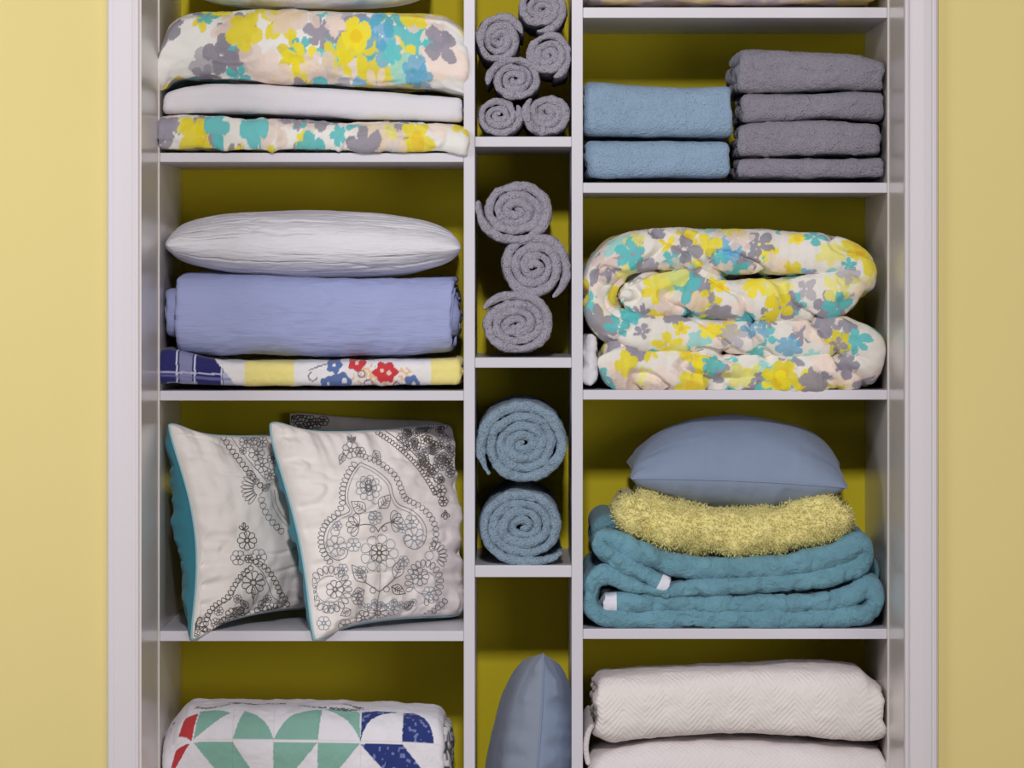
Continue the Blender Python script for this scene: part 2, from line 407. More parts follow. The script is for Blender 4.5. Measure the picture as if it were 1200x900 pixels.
o = folded('floral_duvet', 183.5, 548.5, [(183, 62), (196, 30), (225, 14), (260, 12), (400, 12), (500, 15), (530, 24), (548, 40)],
           [(183, 109), (192, 107), (205, 98), (260, 99), (340, 103), (420, 107), (500, 107), (530, 113), (548, 117)], y0=-0.012, y1=0.32, turns=1.2, ds=0.0017, de=0.0017, n=2.7, seed=8, amp=0.003, amp_scale=0.06, big=0.004, mat=M['print'], colfn=duvet_front, ridge=((7, 14, 14), 0.003))
tag(o, 'thick puffy floral duvet on top of the white blanket', 'duvet')

# left bay, second shelf
def butterfly_quilt(me, st):
    c = coords(me); s = (D + 0.02) / (D * K); px = CX + c[:, 0] / s; py = CZ - (c[:, 2] - CH) / s
    n = len(px); wn = vnoise(np.stack([px / 9, py / 9, px * 0], -1), 4)
    C = np.repeat(lin((234, 230, 232))[None], n, 0)
    C[((px > 287) & (px < 345)) | (px > 505)] = lin((240, 226, 142))
    nav = px < 252 + np.clip(py - 420, -20, 40) * 0.75 + wn * 2
    C[nav] = lin((44, 44, 104))
    def stripe(mask, col, al): C[mask & nav] = C[mask & nav] * (1 - al) + lin(col) * al
    stripe((px > 211) & (px < 226), (150, 154, 190), 0.75); stripe((px > 207) & (px < 209), (220, 222, 240), 0.9); stripe((px > 228) & (px < 230), (220, 222, 240), 0.9)
    stripe((px > 262) & (px < 275), (200, 202, 222), 0.8); stripe((px > 259.5) & (px < 261), (220, 222, 240), 0.9)
    stripe((np.abs(py - 435 - (px - 190) * 0.05) < 0.9), (190, 190, 225), 0.9); stripe((np.abs(py - 440 - (px - 190) * 0.06) < 1.5), (120, 120, 175), 0.7)
    stripe((np.abs(py - 452) < 4) & (px > 196) & (px < 232), (190, 196, 220), 0.6)
    def disc(x, y, r, col, nn=0, yr=1.0):
        a = np.arctan2(py - y, px - x); rr = np.hypot(px - x, (py - y) / yr)
        m = rr < r * (1 + (0.12 * np.cos(a * nn) if nn else 0)) + wn * 0.8; C[m] = lin(col)
    for x, y, r in ((430, 440, 15), (420, 450, 10), (470, 445, 16), (443, 452, 12)): 
        m = (np.hypot(px - x, py - y) < r) & (vnoise(np.stack([px / 3, py / 3, px * 0], -1), 77) > 0.05); C[m] = lin((235, 190, 150))
    disc(452, 436, 14, (205, 62, 70), 6, 0.85); disc(418, 425, 10, (205, 62, 70), 5)
    for x, y, r in ((448, 434, 2.6), (456, 437, 2.6), (418, 425, 2.4), (420, 421, 1.6)): disc(x, y, r, (240, 205, 190))
    for x, y, r in ((392, 428, 9), (400, 447, 11), (384, 450, 9), (483, 449, 9), (475, 455, 6)): disc(x, y, r, (96, 118, 172), 5)
    for x, y, r in ((392, 428, 2.2), (404, 446, 2.8), (385, 450, 2.2), (485, 450, 2.4)): disc(x, y, r, (236, 236, 240))
    for x, y, r in ((424, 438, 4), (432, 450, 5), (441, 457, 3.5), (465, 452, 4)):
        rr = np.hypot(px - x, py - y); C[np.abs(rr - r) < 0.8] = lin((110, 110, 135))
    a = np.hypot(px - 367, py - 441); C[(np.abs(a - 5) < 0.7) & ((py > 441) | (px < 366))] = lin((110, 110, 130))
    C[(np.abs(py - (434 - 10 * np.sin(np.clip((px - 362) / 24, 0, 1.6)))) < 0.8) & (px > 362) & (px < 386)] = lin((110, 110, 130))
    C[(np.hypot(px - 436, (py - 456) / 0.5) < 14) & (vnoise(np.stack([px / 2.5, py / 2.5, px * 0], -1), 7) > 0.1)] = lin((150, 140, 160))
    return C
o = folded('patchwork_quilt', 186, 541.5, [(186, 408), (205, 409), (245, 420), (300, 423), (500, 421), (541, 419)], [(186, 458), (541, 458)], y0=0.004, y1=0.33, turns=1.0, ds=0.0013, de=0.0013, n=3.2, seed=12, amp=0.0016, amp_scale=0.03, mat=M['patch'], colfn=butterfly_quilt)
tag(o, 'folded quilt with navy plaid, pale yellow squares and butterfly applique', 'quilt')
bl = empty('blue_blanket', W(366, 420, 0.17)); tag(bl, 'periwinkle blue crinkled blanket folded thick under the white pillow', 'blanket')
folded('outer_fold', 204, 532.5, [(204, 322), (240, 321.5), (400, 326), (532, 323)], [(204, 410), (215, 418), (300, 421.5), (400, 423), (520, 422), (532, 405)], y0=0.004, y1=0.31, turns=1.0, th=0.015, ds=0.003, de=0.003, n=3.0, seed=14, amp=0.0022, amp_scale=0.06, big=0.004, mat=M['periwinkle'], parent=bl, ridge=((8, 30, 34), 0.0016), e_noise=0.005)
folded('inner_fold', 190, 537, [(190, 352), (203, 338), (400, 337), (525, 340), (537, 350)], [(190, 385), (203, 402), (400, 405), (525, 404), (537, 390)], y0=0.03, y1=0.28, turns=1.5, ds=0.005, de=0.006, n=2.3, seed=15, amp=0.003, mat=M['periwinkle'], parent=bl)

# left bay, bottom shelf in view
def wedge_quilt(me, st):
    c = coords(me); n = len(c); x = CX + c[:, 0] * K
    nrm = normals(me)
    # arc position: height above the seam row, running over the top edge toward the back
    s = st[:, 0]; fr = (c[:, 1] < 0.10) & (nrm[:, 1] < -0.9) & (np.abs(c[:, 2] - Z(872)) < 0.004)
    s0 = float(np.median(s[fr])) if fr.any() else s.min()
    v = (s - s0) * K                        # + = downwards on the first turn (outer path runs top -> front -> bottom)
    C = np.repeat(lin((232, 228, 236))[None], n, 0)
    G, NV, R_, BK = (134, 180, 166), (44, 58, 122), (190, 62, 66), (96, 96, 98)
    def poly(pts, col, spots=None):
        inside = np.zeros(n, bool); m = len(pts)
        for i in range(m):
            x0, y0 = pts[i]; x1, y1 = pts[(i + 1) % m]
            cnd = ((y0 > v) != (y1 > v)); t = (x1 - x0) * (v - y0) / ((y1 - y0) if y1 != y0 else 1e-9) + x0
            inside ^= cnd & (x < t)
        C[inside] = lin(col)
        if spots:
            k = inside & (vnoise(np.stack([x / 3.2, v / 3.2, x * 0], -1), 5) > 0.52); C[k] = lin(spots)
    def arc(ax, ay, bx, by, bulge, k=8):
        t = np.linspace(0, 1, k); dx, dy = bx - ax, by - ay
        return [(ax + dx * q - dy * bulge * 4 * q * (1 - q), ay + dy * q + dx * bulge * 4 * q * (1 - q)) for q in t]
    poly(arc(226, 0, 268, -30, 0.0) + arc(268, -30, 232, -34, 0.1), G)
    poly([(272, 0)] + arc(272, 0, 284, -34, 0.0) + arc(284, -34, 320, 0, -0.13), G)
    poly(arc(320, 0, 376, -40, -0.14) + [(372, 0)], G)
    poly(arc(376, -40, 422, 0, -0.10) + [(420, -36), (400, -42)], G)
    poly(arc(422, 0, 468, -36, -0.2) + [(440, -40), (423, -36)], NV, (120, 130, 180))
    poly([(471, 0), (472, -38), (484, -38)] + arc(484, -38, 508, 0, -0.15), NV, (120, 130, 180))
    for base in (0,):
        poly([(226, 3), (272, 2), (300, 40), (262, 44)], G); poly([(320, 2), (372, 2), (342, 36), (320, 44)], G)
        poly([(372, 2), (422, 2), (392, 36), (372, 44)], G); poly([(422, 3), (471, 2), (508, 44), (462, 44)], NV, (120, 130, 180))
    poly([(214, -22), (230, -30), (224, 2), (208, -8)], R_); poly([(205, 4), (222, 4), (204, 26), (200, 20)], R_)
    for (a0, b0, a1, b1, wv) in ((224, -44, 290, -60, 4), (262, -64, 330, -66, 4), (345, -64, 380, -50, 6), (384, -42, 420, -46, 3), (392, -68, 424, -52, 3)):
        d = np.abs((v - b0) - (b1 - b0) * (x - a0) / (a1 - a0) - wv * np.sin((x - a0) / 14)); k = (x > a0) & (x < a1) & (d < 4) & (vnoise(np.stack([x / 1.6, v / 1.6, x * 0], -1), 9) > -0.25)
        C[k] = lin(BK)
    for xs in (272, 320, 372, 422, 471): C[(np.abs(x - xs) < 0.5) & (v > -38) & (v < 60)] *= 0.86
    C[(np.abs(v) < 0.5)] *= 0.86
    return C
wq = empty('wedge_quilt', W(358, 965, 0.16)); tag(wq, 'white patchwork quilt with green, navy and red wedges, bottom of left bay', 'quilt')
folded('outer_fold', 189, 519, [(189, 868), (200, 852), (215, 836), (240, 832.5), (400, 834), (500, 838), (519, 845)], [(189, 960), (519, 962)], y0=0.004, y1=0.30, turns=1.0, th=0.016, ds=0.0013, de=0.0013, n=2.7, seed=21, amp=0.0022, amp_scale=0.035, big=0.003, mat=M['patch'], parent=wq, colfn=wedge_quilt)
def calico(me, st):
    nz = vnoise(st / 0.006, 3); C = np.repeat(lin((226, 222, 222))[None], len(st), 0); C[nz > 0.1] = lin((70, 72, 82)); return C
folded('inner_fold', 196, 527, [(196, 862), (215, 850), (500, 850), (527, 868)], [(196, 950), (527, 952)], y0=0.016, y1=0.285, turns=1.6, ds=0.003, de=0.003, seed=22, amp=0.003, mat=M['patch'], parent=wq, colfn=calico)

# right bay
def pink_quilt(me, st):
    c = coords(me); C = np.repeat(lin((226, 206, 196))[None], len(c), 0); nz = fbm(c / 0.03, 5, 3)
    C[nz > 0.15] = lin((232, 210, 160)); C[nz < -0.35] = lin((206, 186, 196)); C[c[:, 0] > X(985)] = lin((228, 204, 120)); C[(c[:, 0] < X(704))] = lin((196, 176, 176)); return C
o = folded('pastel_quilt', 687, 1027, [(687, -62), (1027, -60)], [(687, 8), (1027, 7)], y0=0.004, turns=1.5, ds=0.0035, de=0.003, seed=31, amp=0.003, mat=M['patch'], colfn=pink_quilt)
tag(o, 'pastel pink and yellow quilt cut off by the photo top edge', 'quilt')
for k, (a, b, tp, bt, yy) in enumerate(((686, 858, [(686, 97), (694, 94), (740, 98), (800, 101), (858, 98)], [(686, 164), (858, 166)], 0.0), (686.5, 853, [(686, 163), (858, 164)], [(686, 213.5), (853, 213.5)], 0.0))):
    o = folded('bath_towel', a, b, tp, bt, y0=0.006 + 0.004 * k, y1=0.325, turns=2.0, ds=0.003, de=0.003, n=4.0, seed=41 + k, amp=0.0015, amp_scale=0.03, big=0.003, mat=M['aqua'], e_noise=0.005)
    tag(o, ('light blue bath towel, upper of the folded pair', 'light blue bath towel lying on the shelf, lower of the pair')[k], 'towel', 'folded light blue bath towels')
gt = [(867, 1036, [(867, 184), (960, 185), (1036, 183)], [(867, 213.5), (1036, 213.5)], 0.012, 'lowest grey folded towel of the stack of four, on the shelf'),
      (867, 1034, [(867, 147), (890, 142), (950, 140.5), (1034, 144)], [(867, 188), (930, 187.5), (1034, 185.5)], 0.006, 'second lowest grey folded towel in the stack, with a long crease'),
      (871.5, 1036, [(871, 110), (930, 108), (1000, 105), (1036, 108)], [(871, 149), (950, 144.5), (1036, 145)], 0.014, 'grey folded towel second from the top of the stack'),
      (865.5, 1033, [(865, 60), (878, 58), (960, 61), (1010, 65), (1033, 70)], [(865, 113.5), (920, 112), (980, 107.5), (1033, 109.5)], 0.004, 'topmost grey folded towel of the stack of four')]
for k, (a, b, tp, bt, yf, lb) in enumerate(gt):
    o = folded('folded_towel', a, b, tp, bt, y0=yf, y1=0.325, turns=1.5, ds=0.0028, de=0.0028, n=4.5, seed=51 + k, amp=0.0014, amp_scale=0.045, big=0.002, mat=M['slate'], e_noise=0.006, ridge=((14, 30, 40), 0.0022))
    tag(o, lb, 'towel', 'grey folded towels')
cb = folded('cream_blanket', 698.5, 1037.5, [(698, 802), (706, 796), (740, 793), (800, 790.5), (860, 786.5), (950, 785.5), (1008, 788), (1022, 798), (1037, 808)],
            [(698, 872), (716, 880), (740, 877), (780, 871), (860, 871), (950, 876), (1010, 880.5), (1037, 874)], y0=0.002, y1=0.31, turns=1.2, ds=0.0026, de=0.0026, n=3.3, seed=61, amp=0.0015, amp_scale=0.02, big=0.004, mat=M['cream'], e_noise=0.006)
tag(cb, 'cream herringbone knit blanket, folded, upper one in the bottom right bay', 'blanket')
o = folded('waffle_blanket', 689, 1039, [(689, 897), (705, 884), (740, 878), (780, 872), (860, 872), (950, 877), (1010, 881), (1039, 884)], [(689, 965), (1039, 965)], y0=0.006, y1=0.33, turns=1.2, ds=0.0028, de=0.0028, n=2.6, seed=64, amp=0.0015, amp_scale=0.03, mat=M['waffle'])
tag(o, 'white waffle weave blanket under the cream herringbone one', 'blanket')
pth = smooth_path([(*W(690, 900)[::2],), (*W(687, 880)[::2],), (*W(690, 862)[::2],), (*W(696, 852)[::2],)], 0.003)
me, st = sheet('folded_corner', pth, 0.009, 0.03, 0.28, 'y', seed=5, e_noise=0.003)
new_obj('folded_corner', me, M['waffle'], o)

# floral comforter, thick zigzag folds seen end on
def sheet_px(name, pts, y0, y1, ds, de, seed, mat, parent=None, colfn=None, amp=0.0, amp_scale=0.05, ridge=None, e_noise=0.004, nc=10, y=0.0, tuck=None, base=None, endr=1.0, band=None):
    P = np.array([(X(p[0], y), Z(p[1], y), p[2] / K) for p in pts]); path = smooth_path(P, ds)
    me, st = sheet(name, path, None, y0, y1, 'y', de=de, e_noise=e_noise, seed=seed, nc=nc, tuck=tuck, endr=endr)
    if amp or ridge:
        def disp(c):
            d = amp * fbm(c / amp_scale, seed, 4)
            if ridge:
                q = c @ np.array(ridge[0]).T; rn = fbm(q, seed + 3, 2); d = d - ridge[1] * np.clip(1 - np.abs(rn) * 4.5, 0, 1)
            return d
        displace(me, disp)
    if colfn is not None: set_print(me, colfn(me, st))
    o = new_obj(name, me, mat, parent, base)
    if band:                                   # woven edge binding: the first stretch of the cloth
        lv = np.empty(len(me.loops), np.int32); me.loops.foreach_get('vertex_index', lv)
        ls = np.empty(len(me.polygons), np.int32); me.polygons.foreach_get('loop_start', ls)
        me.polygons.foreach_set('material_index', (st[lv[ls], 0] < band).astype(np.int32))
    return o
cpts = [(724, 352, 34), (738, 350, 52), (762, 346, 60), (800, 340, 66), (830, 346, 62), (852, 352, 50), (880, 352, 54), (930, 351, 56), (975, 345, 58), (1000, 331, 48), (1008, 313, 38), (994, 301, 42), (960, 297, 50), (900, 296, 55), (840, 296, 56), (780, 294, 54), (735, 302, 56), (710, 322, 48),
        (703, 350, 42), (716, 376, 46), (760, 391, 50), (850, 396, 44), (930, 398, 50), (985, 396, 54), (1014, 404, 42), (1019, 421, 38), (1004, 434, 50), (960, 438, 54), (880, 438, 54), (800, 434, 60), (745, 429, 66), (712, 427, 68), (700, 427, 68)]
o = sheet_px('floral_comforter', cpts, -0.008, 0.32, 0.0016, 0.012, 71, M['print'], amp=0.003, amp_scale=0.05, nc=56, e_noise=0.005,
             colfn=lambda me, st: floral(st[:, 0], st[:, 1], 37, ground=(234, 229, 222), density=1.05), ridge=(((11, 4, 13), (-5, 8, 9), (0, 12, 0)), 0.011))
tag(o, 'big floral comforter in fat zigzag folds, alone on its right bay shelf', 'comforter')
o = sheet_px('white_pillowcase', [(694, 392, 12), (692, 408, 17), (691, 428, 18), (692, 450, 15)], 0.012, 0.30, 0.002, 0.01, 73, M['white_cloth'], amp=0.005, amp_scale=0.02)
tag(o, 'scrap of white cloth tucked at the left end of the zigzag comforter', 'cloth')

# teal quilts
def teal_path(nm, pts, label, seed, y0):
    r = empty(nm, W(860, 737, 0.17)); tag(r, label, 'quilt')
    return r
lo = teal_path('teal_quilt', None, 'teal quilt folded lowest in the stack, filling the shelf width', 0, 0)
sheet_px('quilted_body', [(705, 708, 23), (722, 708, 24), (760, 708, 24), (820, 709.5, 24), (900, 709, 24), (970, 706, 25), (1000, 699, 28), (1018, 689, 30), (1027, 703, 24), (1020, 717, 24), (1000, 722.5, 26), (930, 725, 25), (850, 725, 25), (760, 725.5, 25), (715, 724, 26),
                          (696, 715, 23), (693, 699, 20), (696, 684, 22), (710, 674, 24), (735, 684, 18), (760, 692, 14), (785, 697, 10)], 0.0, 0.33, 0.0024, 0.006, 81, [M['teal'], M['band']], parent=lo, endr=0.25, band=17 / K, amp=0.003, amp_scale=0.035, nc=14, ridge=(((30, 5, 5), (5, 20, 10), (0, 20, 30)), 0.003))
sheet_px('back_fold', [(1012, 694, 20), (1026, 684, 20), (1028, 670, 18), (1020, 655, 14)], 0.08, 0.33, 0.002, 0.01, 83, M['teal'], parent=lo)
hi = teal_path('teal_quilt', None, 'teal quilt folded on top of the other one, flap ending in white binding', 0, 0)
sheet_px('quilted_body', [(784, 688, 21), (770, 681, 22), (745, 668, 23), (720, 655, 23), (705, 642, 20), (707, 629, 20), (726, 637, 26), (760, 653, 28), (800, 664, 28), (860, 667, 28), (920, 664, 28), (975, 653, 30), (1003, 641, 32), (1013, 640, 26), (1014, 652, 24), (1004, 666, 26), (970, 676, 25), (910, 684, 25),
                          (850, 687, 23), (805, 691, 20), (780, 695, 14)], -0.002, 0.31, 0.0024, 0.006, 85, [M['teal'], M['band']], parent=hi, endr=0.25, band=12 / K, amp=0.003, amp_scale=0.035, nc=14, ridge=(((30, 5, 5), (5, 20, 10), (0, 20, 30)), 0.003))
sheet_px('back_fold', [(706, 636, 20), (703, 622, 18), (712, 614, 16), (730, 620, 16), (760, 636, 16)], 0.05, 0.31, 0.002, 0.01, 87, M['teal'], parent=hi)

# ------------------------------------------------------------------ shaggy yellow blanket
def shaggy():
    P = np.array([(X(a), Z(b), t / K) for a, b, t in ((733, 588, 34), (742, 600, 50), (775, 612, 50), (820, 621, 50), (860, 624, 48), (905, 623, 48), (950, 615, 50), (985, 605, 50), (993, 600, 40))])
    path = smooth_path(P, 0.003); me, st = sheet('chenille_blanket', path, None, -0.004, 0.27, 'y', de=0.004, seed=90, nc=16, e_noise=0.004)
    displace(me, lambda c: 0.008 * vnoise(c / 0.035, 2) + 0.007 * np.abs(vnoise(c / 0.02, 4)) + 0.002 * vnoise(c / 0.006, 6))
    c = coords(me); nr = normals(me); rs = np.random.RandomState(4)
    vis = np.where((c[:, 1] < 0.12))[0]; vis = vis[rs.rand(len(vis)) < 0.95]
    V = c.tolist(); F = [tuple(p.vertices) for p in me.polygons]
    for rep in range(3):
        for i in vis:
            p = c[i] + rs.normal(0, 0.0022, 3); d = nr[i] + rs.normal(0, 0.55, 3); d /= np.linalg.norm(d) + 1e-9
            l = rs.uniform(0.0035, 0.0075); w = 0.0007; a = np.cross(d, (0.3, 0.5, 0.8)); a /= np.linalg.norm(a) + 1e-9; b = np.cross(d, a)
            tip = p + d * l; mid = p + d * l * 0.6; k = len(V)
            for q in range(3):
                u = a * math.cos(q * 2.094) + b * math.sin(q * 2.094); V.append((p + u * w).tolist()); V.append((mid + u * w * 0.9).tolist())
            V.append((tip + rs.normal(0, 0.0006, 3)).tolist())
            for q in range(3):
                r = (q + 1) % 3; F.append((k + 2 * q, k + 2 * r, k + 2 * r + 1, k + 2 * q + 1)); F.append((k + 2 * q + 1, k + 2 * r + 1, k + 6))
    m2 = bpy.data.meshes.new('chenille_blanket'); m2.from_pydata(V, [], F); m2.polygons.foreach_set('use_smooth', [True] * len(m2.polygons)); m2.update()
    o = new_obj('chenille_blanket', m2, M['yellow_shag']); tag(o, 'fuzzy yellow chenille blanket between the blue cushion and the teal quilts', 'blanket')
shaggy()

# ------------------------------------------------------------------ rolled towels
def roll(name, cx, cy, rx, rz, turns, direction, end_ang, seed, mat, label, group, y0=0.004, y1=0.30, tail=0.12, rot=0.0, sq=2.15, th_px=None, ds=0.0018, amp=0.0014):
    rnd = random.Random(seed)
    N = int(160 * turns); t = np.linspace(0, 1, N); ang = direction * 2 * math.pi * turns * t + math.radians(end_ang) - direction * 2 * math.pi * turns
    pitch = 1.0 / (turns + 0.42)
    r = pitch * 0.22 + (1 - pitch * 0.72) * t
    a2 = np.arctan2(np.sin(ang), np.cos(ang)); rs_ = [rnd.uniform(-1, 1) for _ in range(6)]
    lump = 1 + (0.07 * rs_[0] * np.cos(2 * a2 + 6 * rs_[1]) + 0.05 * rs_[2] * np.cos(3 * a2 + 6 * rs_[3])) * (1 - t) + 0.035 * n1(ang / 0.5, seed, 3) * np.clip((1 - t) * turns * 2, 0.3, 1)
    r = r * lump
    q = np.clip((t - (1 - 0.11 / turns * 1.6)) / (0.11 / turns * 1.6), 0, 1); r = r + tail * q ** 1.5
    cs, sn = np.cos(ang), np.sin(ang); g = (np.abs(cs) ** sq + np.abs(sn) ** sq) ** (-1 / sq)
    inner = 1 - 0.42 * (1 - t) ** 1.2 * (0.4 + 0.6 * abs(rs_[4]))
    u = r * g * cs; v = r * g * sn * inner
    cr, sr = math.cos(rot), math.sin(rot)
    ax = rx / K * (u * cr - v * sr); az = rz / K * (u * sr + v * cr)
    s0 = (cx - CX) / K; z0 = CH + (CZ - cy) / K
    path = resample(np.stack([s0 + ax, z0 + az], -1), ds)
    th = (rx + rz) / 2 / K * pitch * 1.06
    tt = np.linspace(0, 1, len(path)); th_arr = th * (1 + 0.16 * n1(tt * 25, seed + 2, 2)) * np.clip((1 - tt) / 0.05, 0.12, 1) ** 0.5
    tuck = 0.004 * (1 - tt) ** 2 + 0.006 * n1(tt * turns * 2.2, seed + 8)
    path = np.column_stack([path, th_arr])
    me, st = sheet(name, path, None, y0, y1, 'y', de=0.014, e_noise=0.003, seed=seed, nc=12, tuck=tuck)
    displace(me, lambda c: amp * fbm(c / 0.008, seed, 3) + 0.002 * vnoise(c / 0.02, seed + 4))
    o = new_obj(name, me, mat); tag(o, label, 'towel', group); return o
G1 = 'rolled grey washcloths'
for k, (cx, cy, rx, rz, tn, d, ea, tl, rot, lb) in enumerate((
        (584.5, 135, 29.5, 26, 3.0, 1, 30, 0.0, 0.1, 'rolled grey washcloth at the bottom left of the pile of six'),
        (641.5, 132.5, 30.5, 28, 3.0, -1, 140, 0.0, -0.1, 'rolled grey washcloth at the bottom right of the pile of six'),
        (604, 92.5, 34, 29, 3.2, 1, 190, 0.13, 0.05, 'rolled grey washcloth in the pile with its end pointing left, above the bottom pair'),
        (642.5, 63.5, 28.5, 31, 3.1, -1, -75, 0.03, 0.0, 'rolled grey washcloth against the right divider, below the topmost one'),
        (585, 46, 29.5, 33, 3.2, -1, 0, 0.08, 0.2, 'rolled grey washcloth against the left divider, upper left of the pile'),
        (634, 9, 33, 29, 3.1, -1, -100, 0.06, 0.0, 'topmost rolled grey washcloth, cut off by the photo edge'))):
    roll('washcloth_roll', cx, cy, rx, rz, tn, d, ea, 100 + k, M['grey'], lb, G1, tail=tl, rot=rot, y1=0.26, y0=0.004 + 0.003 * (k % 3))
G2 = 'rolled grey hand towels'
roll('hand_towel_roll', 604.5, 380, 47, 39.5, 3.9, 1, 150, 110, M['grey'], 'rolled grey hand towel at the bottom of the column of three', G2, tail=0.02, y0=0.002)
roll('hand_towel_roll', 626, 313, 44, 44, 3.7, -1, -75, 111, M['grey'], 'rolled grey hand towel in the middle, pushed right of the other two', G2, tail=0.05, y0=0.006, rot=0.3)
roll('hand_towel_roll', 604.5, 246.5, 46.5, 42, 3.9, -1, 165, 112, M['grey'], 'topmost rolled grey hand towel with a loose flap at upper left', G2, tail=0.09, y0=0.004)
G3 = 'rolled dusty blue bath towels'
roll('bath_towel_roll', 612.5, 616.5, 55, 48, 4.3, 1, -38, 120, M['blue_roll'], 'rolled dusty blue bath towel, lower one, resting on the shelf', G3, tail=0.14, y0=0.003)
roll('bath_towel_roll', 613.5, 521, 56, 54, 4.4, 1, 222, 121, M['blue_roll'], 'rolled dusty blue bath towel, upper one, on top of the other', G3, tail=0.05, y0=0.003)

# ------------------------------------------------------------------ pillows
class Pillow:
    def __init__(s, corners, t, p=0.55, a=2.2, conc=0.05, seed=0, gather=0.004, wr=0.0015, flip=1, tb=None, ridge=None, bend=None, rc=0.03):
        s.rc = rc; s.c = [np.array(W(*q)) for q in corners]      # TL, TR, BR, BL as (px, py, y)
        s.t = t; s.tb = tb or t; s.p = p; s.a = a; s.conc = conc; s.seed = seed; s.g = gather; s.wr = wr; s.ridge = ridge; s.bend = bend
        TL, TR, BR, BL = s.c; n = np.cross((TR + BR) - (TL + BL), (TL + TR) - (BL + BR)); s.n = flip * n / np.linalg.norm(n)
    def base(s, u, v):
        uu = u * (1 - s.conc * (1 - v * v) * u * u); vv = v * (1 - s.conc * (1 - u * u) * v * v)
        a = (uu[:, None] + 1) / 2; b = (vv[:, None] + 1) / 2; TL, TR, BR, BL = s.c
        k = 1 - s.rc * (np.abs(u * v)) ** 7; a = (a - .5) * k[:, None] + .5; b = (b - .5) * k[:, None] + .5
        P = (1 - b) * ((1 - a) * BL + a * BR) + b * ((1 - a) * TL + a * TR)
        if s.bend is not None: P = P + s.bend(u, v)
        return P
    def S(s, u, v, side=1):
        u = np.asarray(u, float); v = np.asarray(v, float)
        f = np.clip((1 - np.abs(u) ** s.a) * (1 - np.abs(v) ** s.a), 0, 1); h = (s.t if side > 0 else s.tb) / 2 * f ** s.p
        z = np.zeros_like(u); sd = s.seed + (0 if side > 0 else 50)
        eu = np.exp(-(1 - np.abs(u)) / 0.22) * (1 - np.abs(v) ** 6); ev = np.exp(-(1 - np.abs(v)) / 0.22) * (1 - np.abs(u) ** 6)
        edge = np.clip((1 - np.maximum(np.abs(u), np.abs(v))) / 0.06, 0, 1)
        d = s.g * (eu * fbm(np.stack([u * 1.2, v * 9, z], -1), sd, 2) + ev * fbm(np.stack([u * 9, v * 1.2, z + 5], -1), sd + 1, 2))
        d = d + s.wr * fbm(np.stack([u * 3, v * 3, z + 2], -1), sd + 2, 3)
        if s.ridge: d = d - s.ridge[2] * np.clip(1 - np.abs(fbm(np.stack([u * s.ridge[0], v * s.ridge[1], z + 8], -1), sd + 4, 2)) * 4, 0, 1)
        return s.base(u, v) + s.n * (side * (h + d * edge))[:, None]
    def mesh(s, name, N=110):
        g = np.sin(np.linspace(-1, 1, N) * math.pi / 2) * 0.6 + np.linspace(-1, 1, N) * 0.4
        U, V_ = np.meshgrid(g, g, indexing='ij'); u, v = U.ravel(), V_.ravel()
        A = s.S(u, v, 1); B = s.S(u, v, -1); n = N * N
        idx = np.arange(n).reshape(N, N); bd = np.zeros((N, N), bool); bd[0] = bd[-1] = bd[:, 0] = bd[:, -1] = True
        mp = idx + n; mp[bd] = idx[bd]
        def q(ix, fl):
            f = np.stack([ix[:-1, :-1], ix[1:, :-1], ix[1:, 1:], ix[:-1, 1:]], -1).reshape(-1, 4); return (f[:, ::-1] if fl else f)
        F1 = q(idx, False); F2 = q(mp, True)
        me = bpy.data.meshes.new(name); me.from_pydata(np.vstack([A, B]).tolist(), [], np.vstack([F1, F2]).tolist())
        import bmesh
        bm = bmesh.new(); bm.from_mesh(me)
        loose = [w for w in bm.verts if not w.link_faces]; bmesh.ops.delete(bm, geom=loose, context='VERTS')
        bm.to_mesh(me); bm.free()
        me.polygons.foreach_set('use_smooth', [True] * len(me.polygons))
        return me, len(F1)
    def piping(s, r=0.0022, name='piping', n=400):
        t = np.linspace(-1, 1, n // 4, endpoint=False); o = np.ones_like(t)
        u = np.concatenate([t, o, -t, -o]); v = np.concatenate([-o, t, o, -t]); P = s.base(u, v)
        return tube_mesh(name, [(P, None)], r, 8, closed=True)
    def invert(s, px, py, side=1, it=12):
        def proj(u, v):
            P = s.S(u, v, side); k = D * K / (D + P[:, 1]); return CX + P[:, 0] * k, CZ - (P[:, 2] - CH) * k
        def projb(u, v):
            P = s.base(u, v) ; k = D * K / (D + P[:, 1]); return CX + P[:, 0] * k, CZ - (P[:, 2] - CH) * k
        u = np.zeros_like(px); v = np.zeros_like(px)
        G = np.linspace(-0.97, 0.97, 60); gu, gv = [q.ravel() for q in np.meshgrid(G, G)]; gx, gy = proj(gu, gv)
        for i in range(len(px)):
            j = np.argmin((gx - px[i]) ** 2 + (gy - py[i]) ** 2); u[i], v[i] = gu[j], gv[j]
        for _ in range(6):
            x, y = proj(u, v); e = 0.004; xu, yu = proj(u + e, v); xv, yv = proj(u, v + e)
            a, b, c, d = (xu - x) / e, (xv - x) / e, (yu - y) / e, (yv - y) / e; det = a * d - b * c; det = np.where(np.abs(det) < 50, 50 * np.sign(det + 1e-9), det)
            rx, ry = px - x, py - y; u = u + np.clip((d * rx - b * ry) / det, -0.02, 0.02); v = v + np.clip((a * ry - c * rx) / det, -0.02, 0.02)
            u = np.clip(u, -0.985, 0.985); v = np.clip(v, -0.985, 0.985)
        return u, v
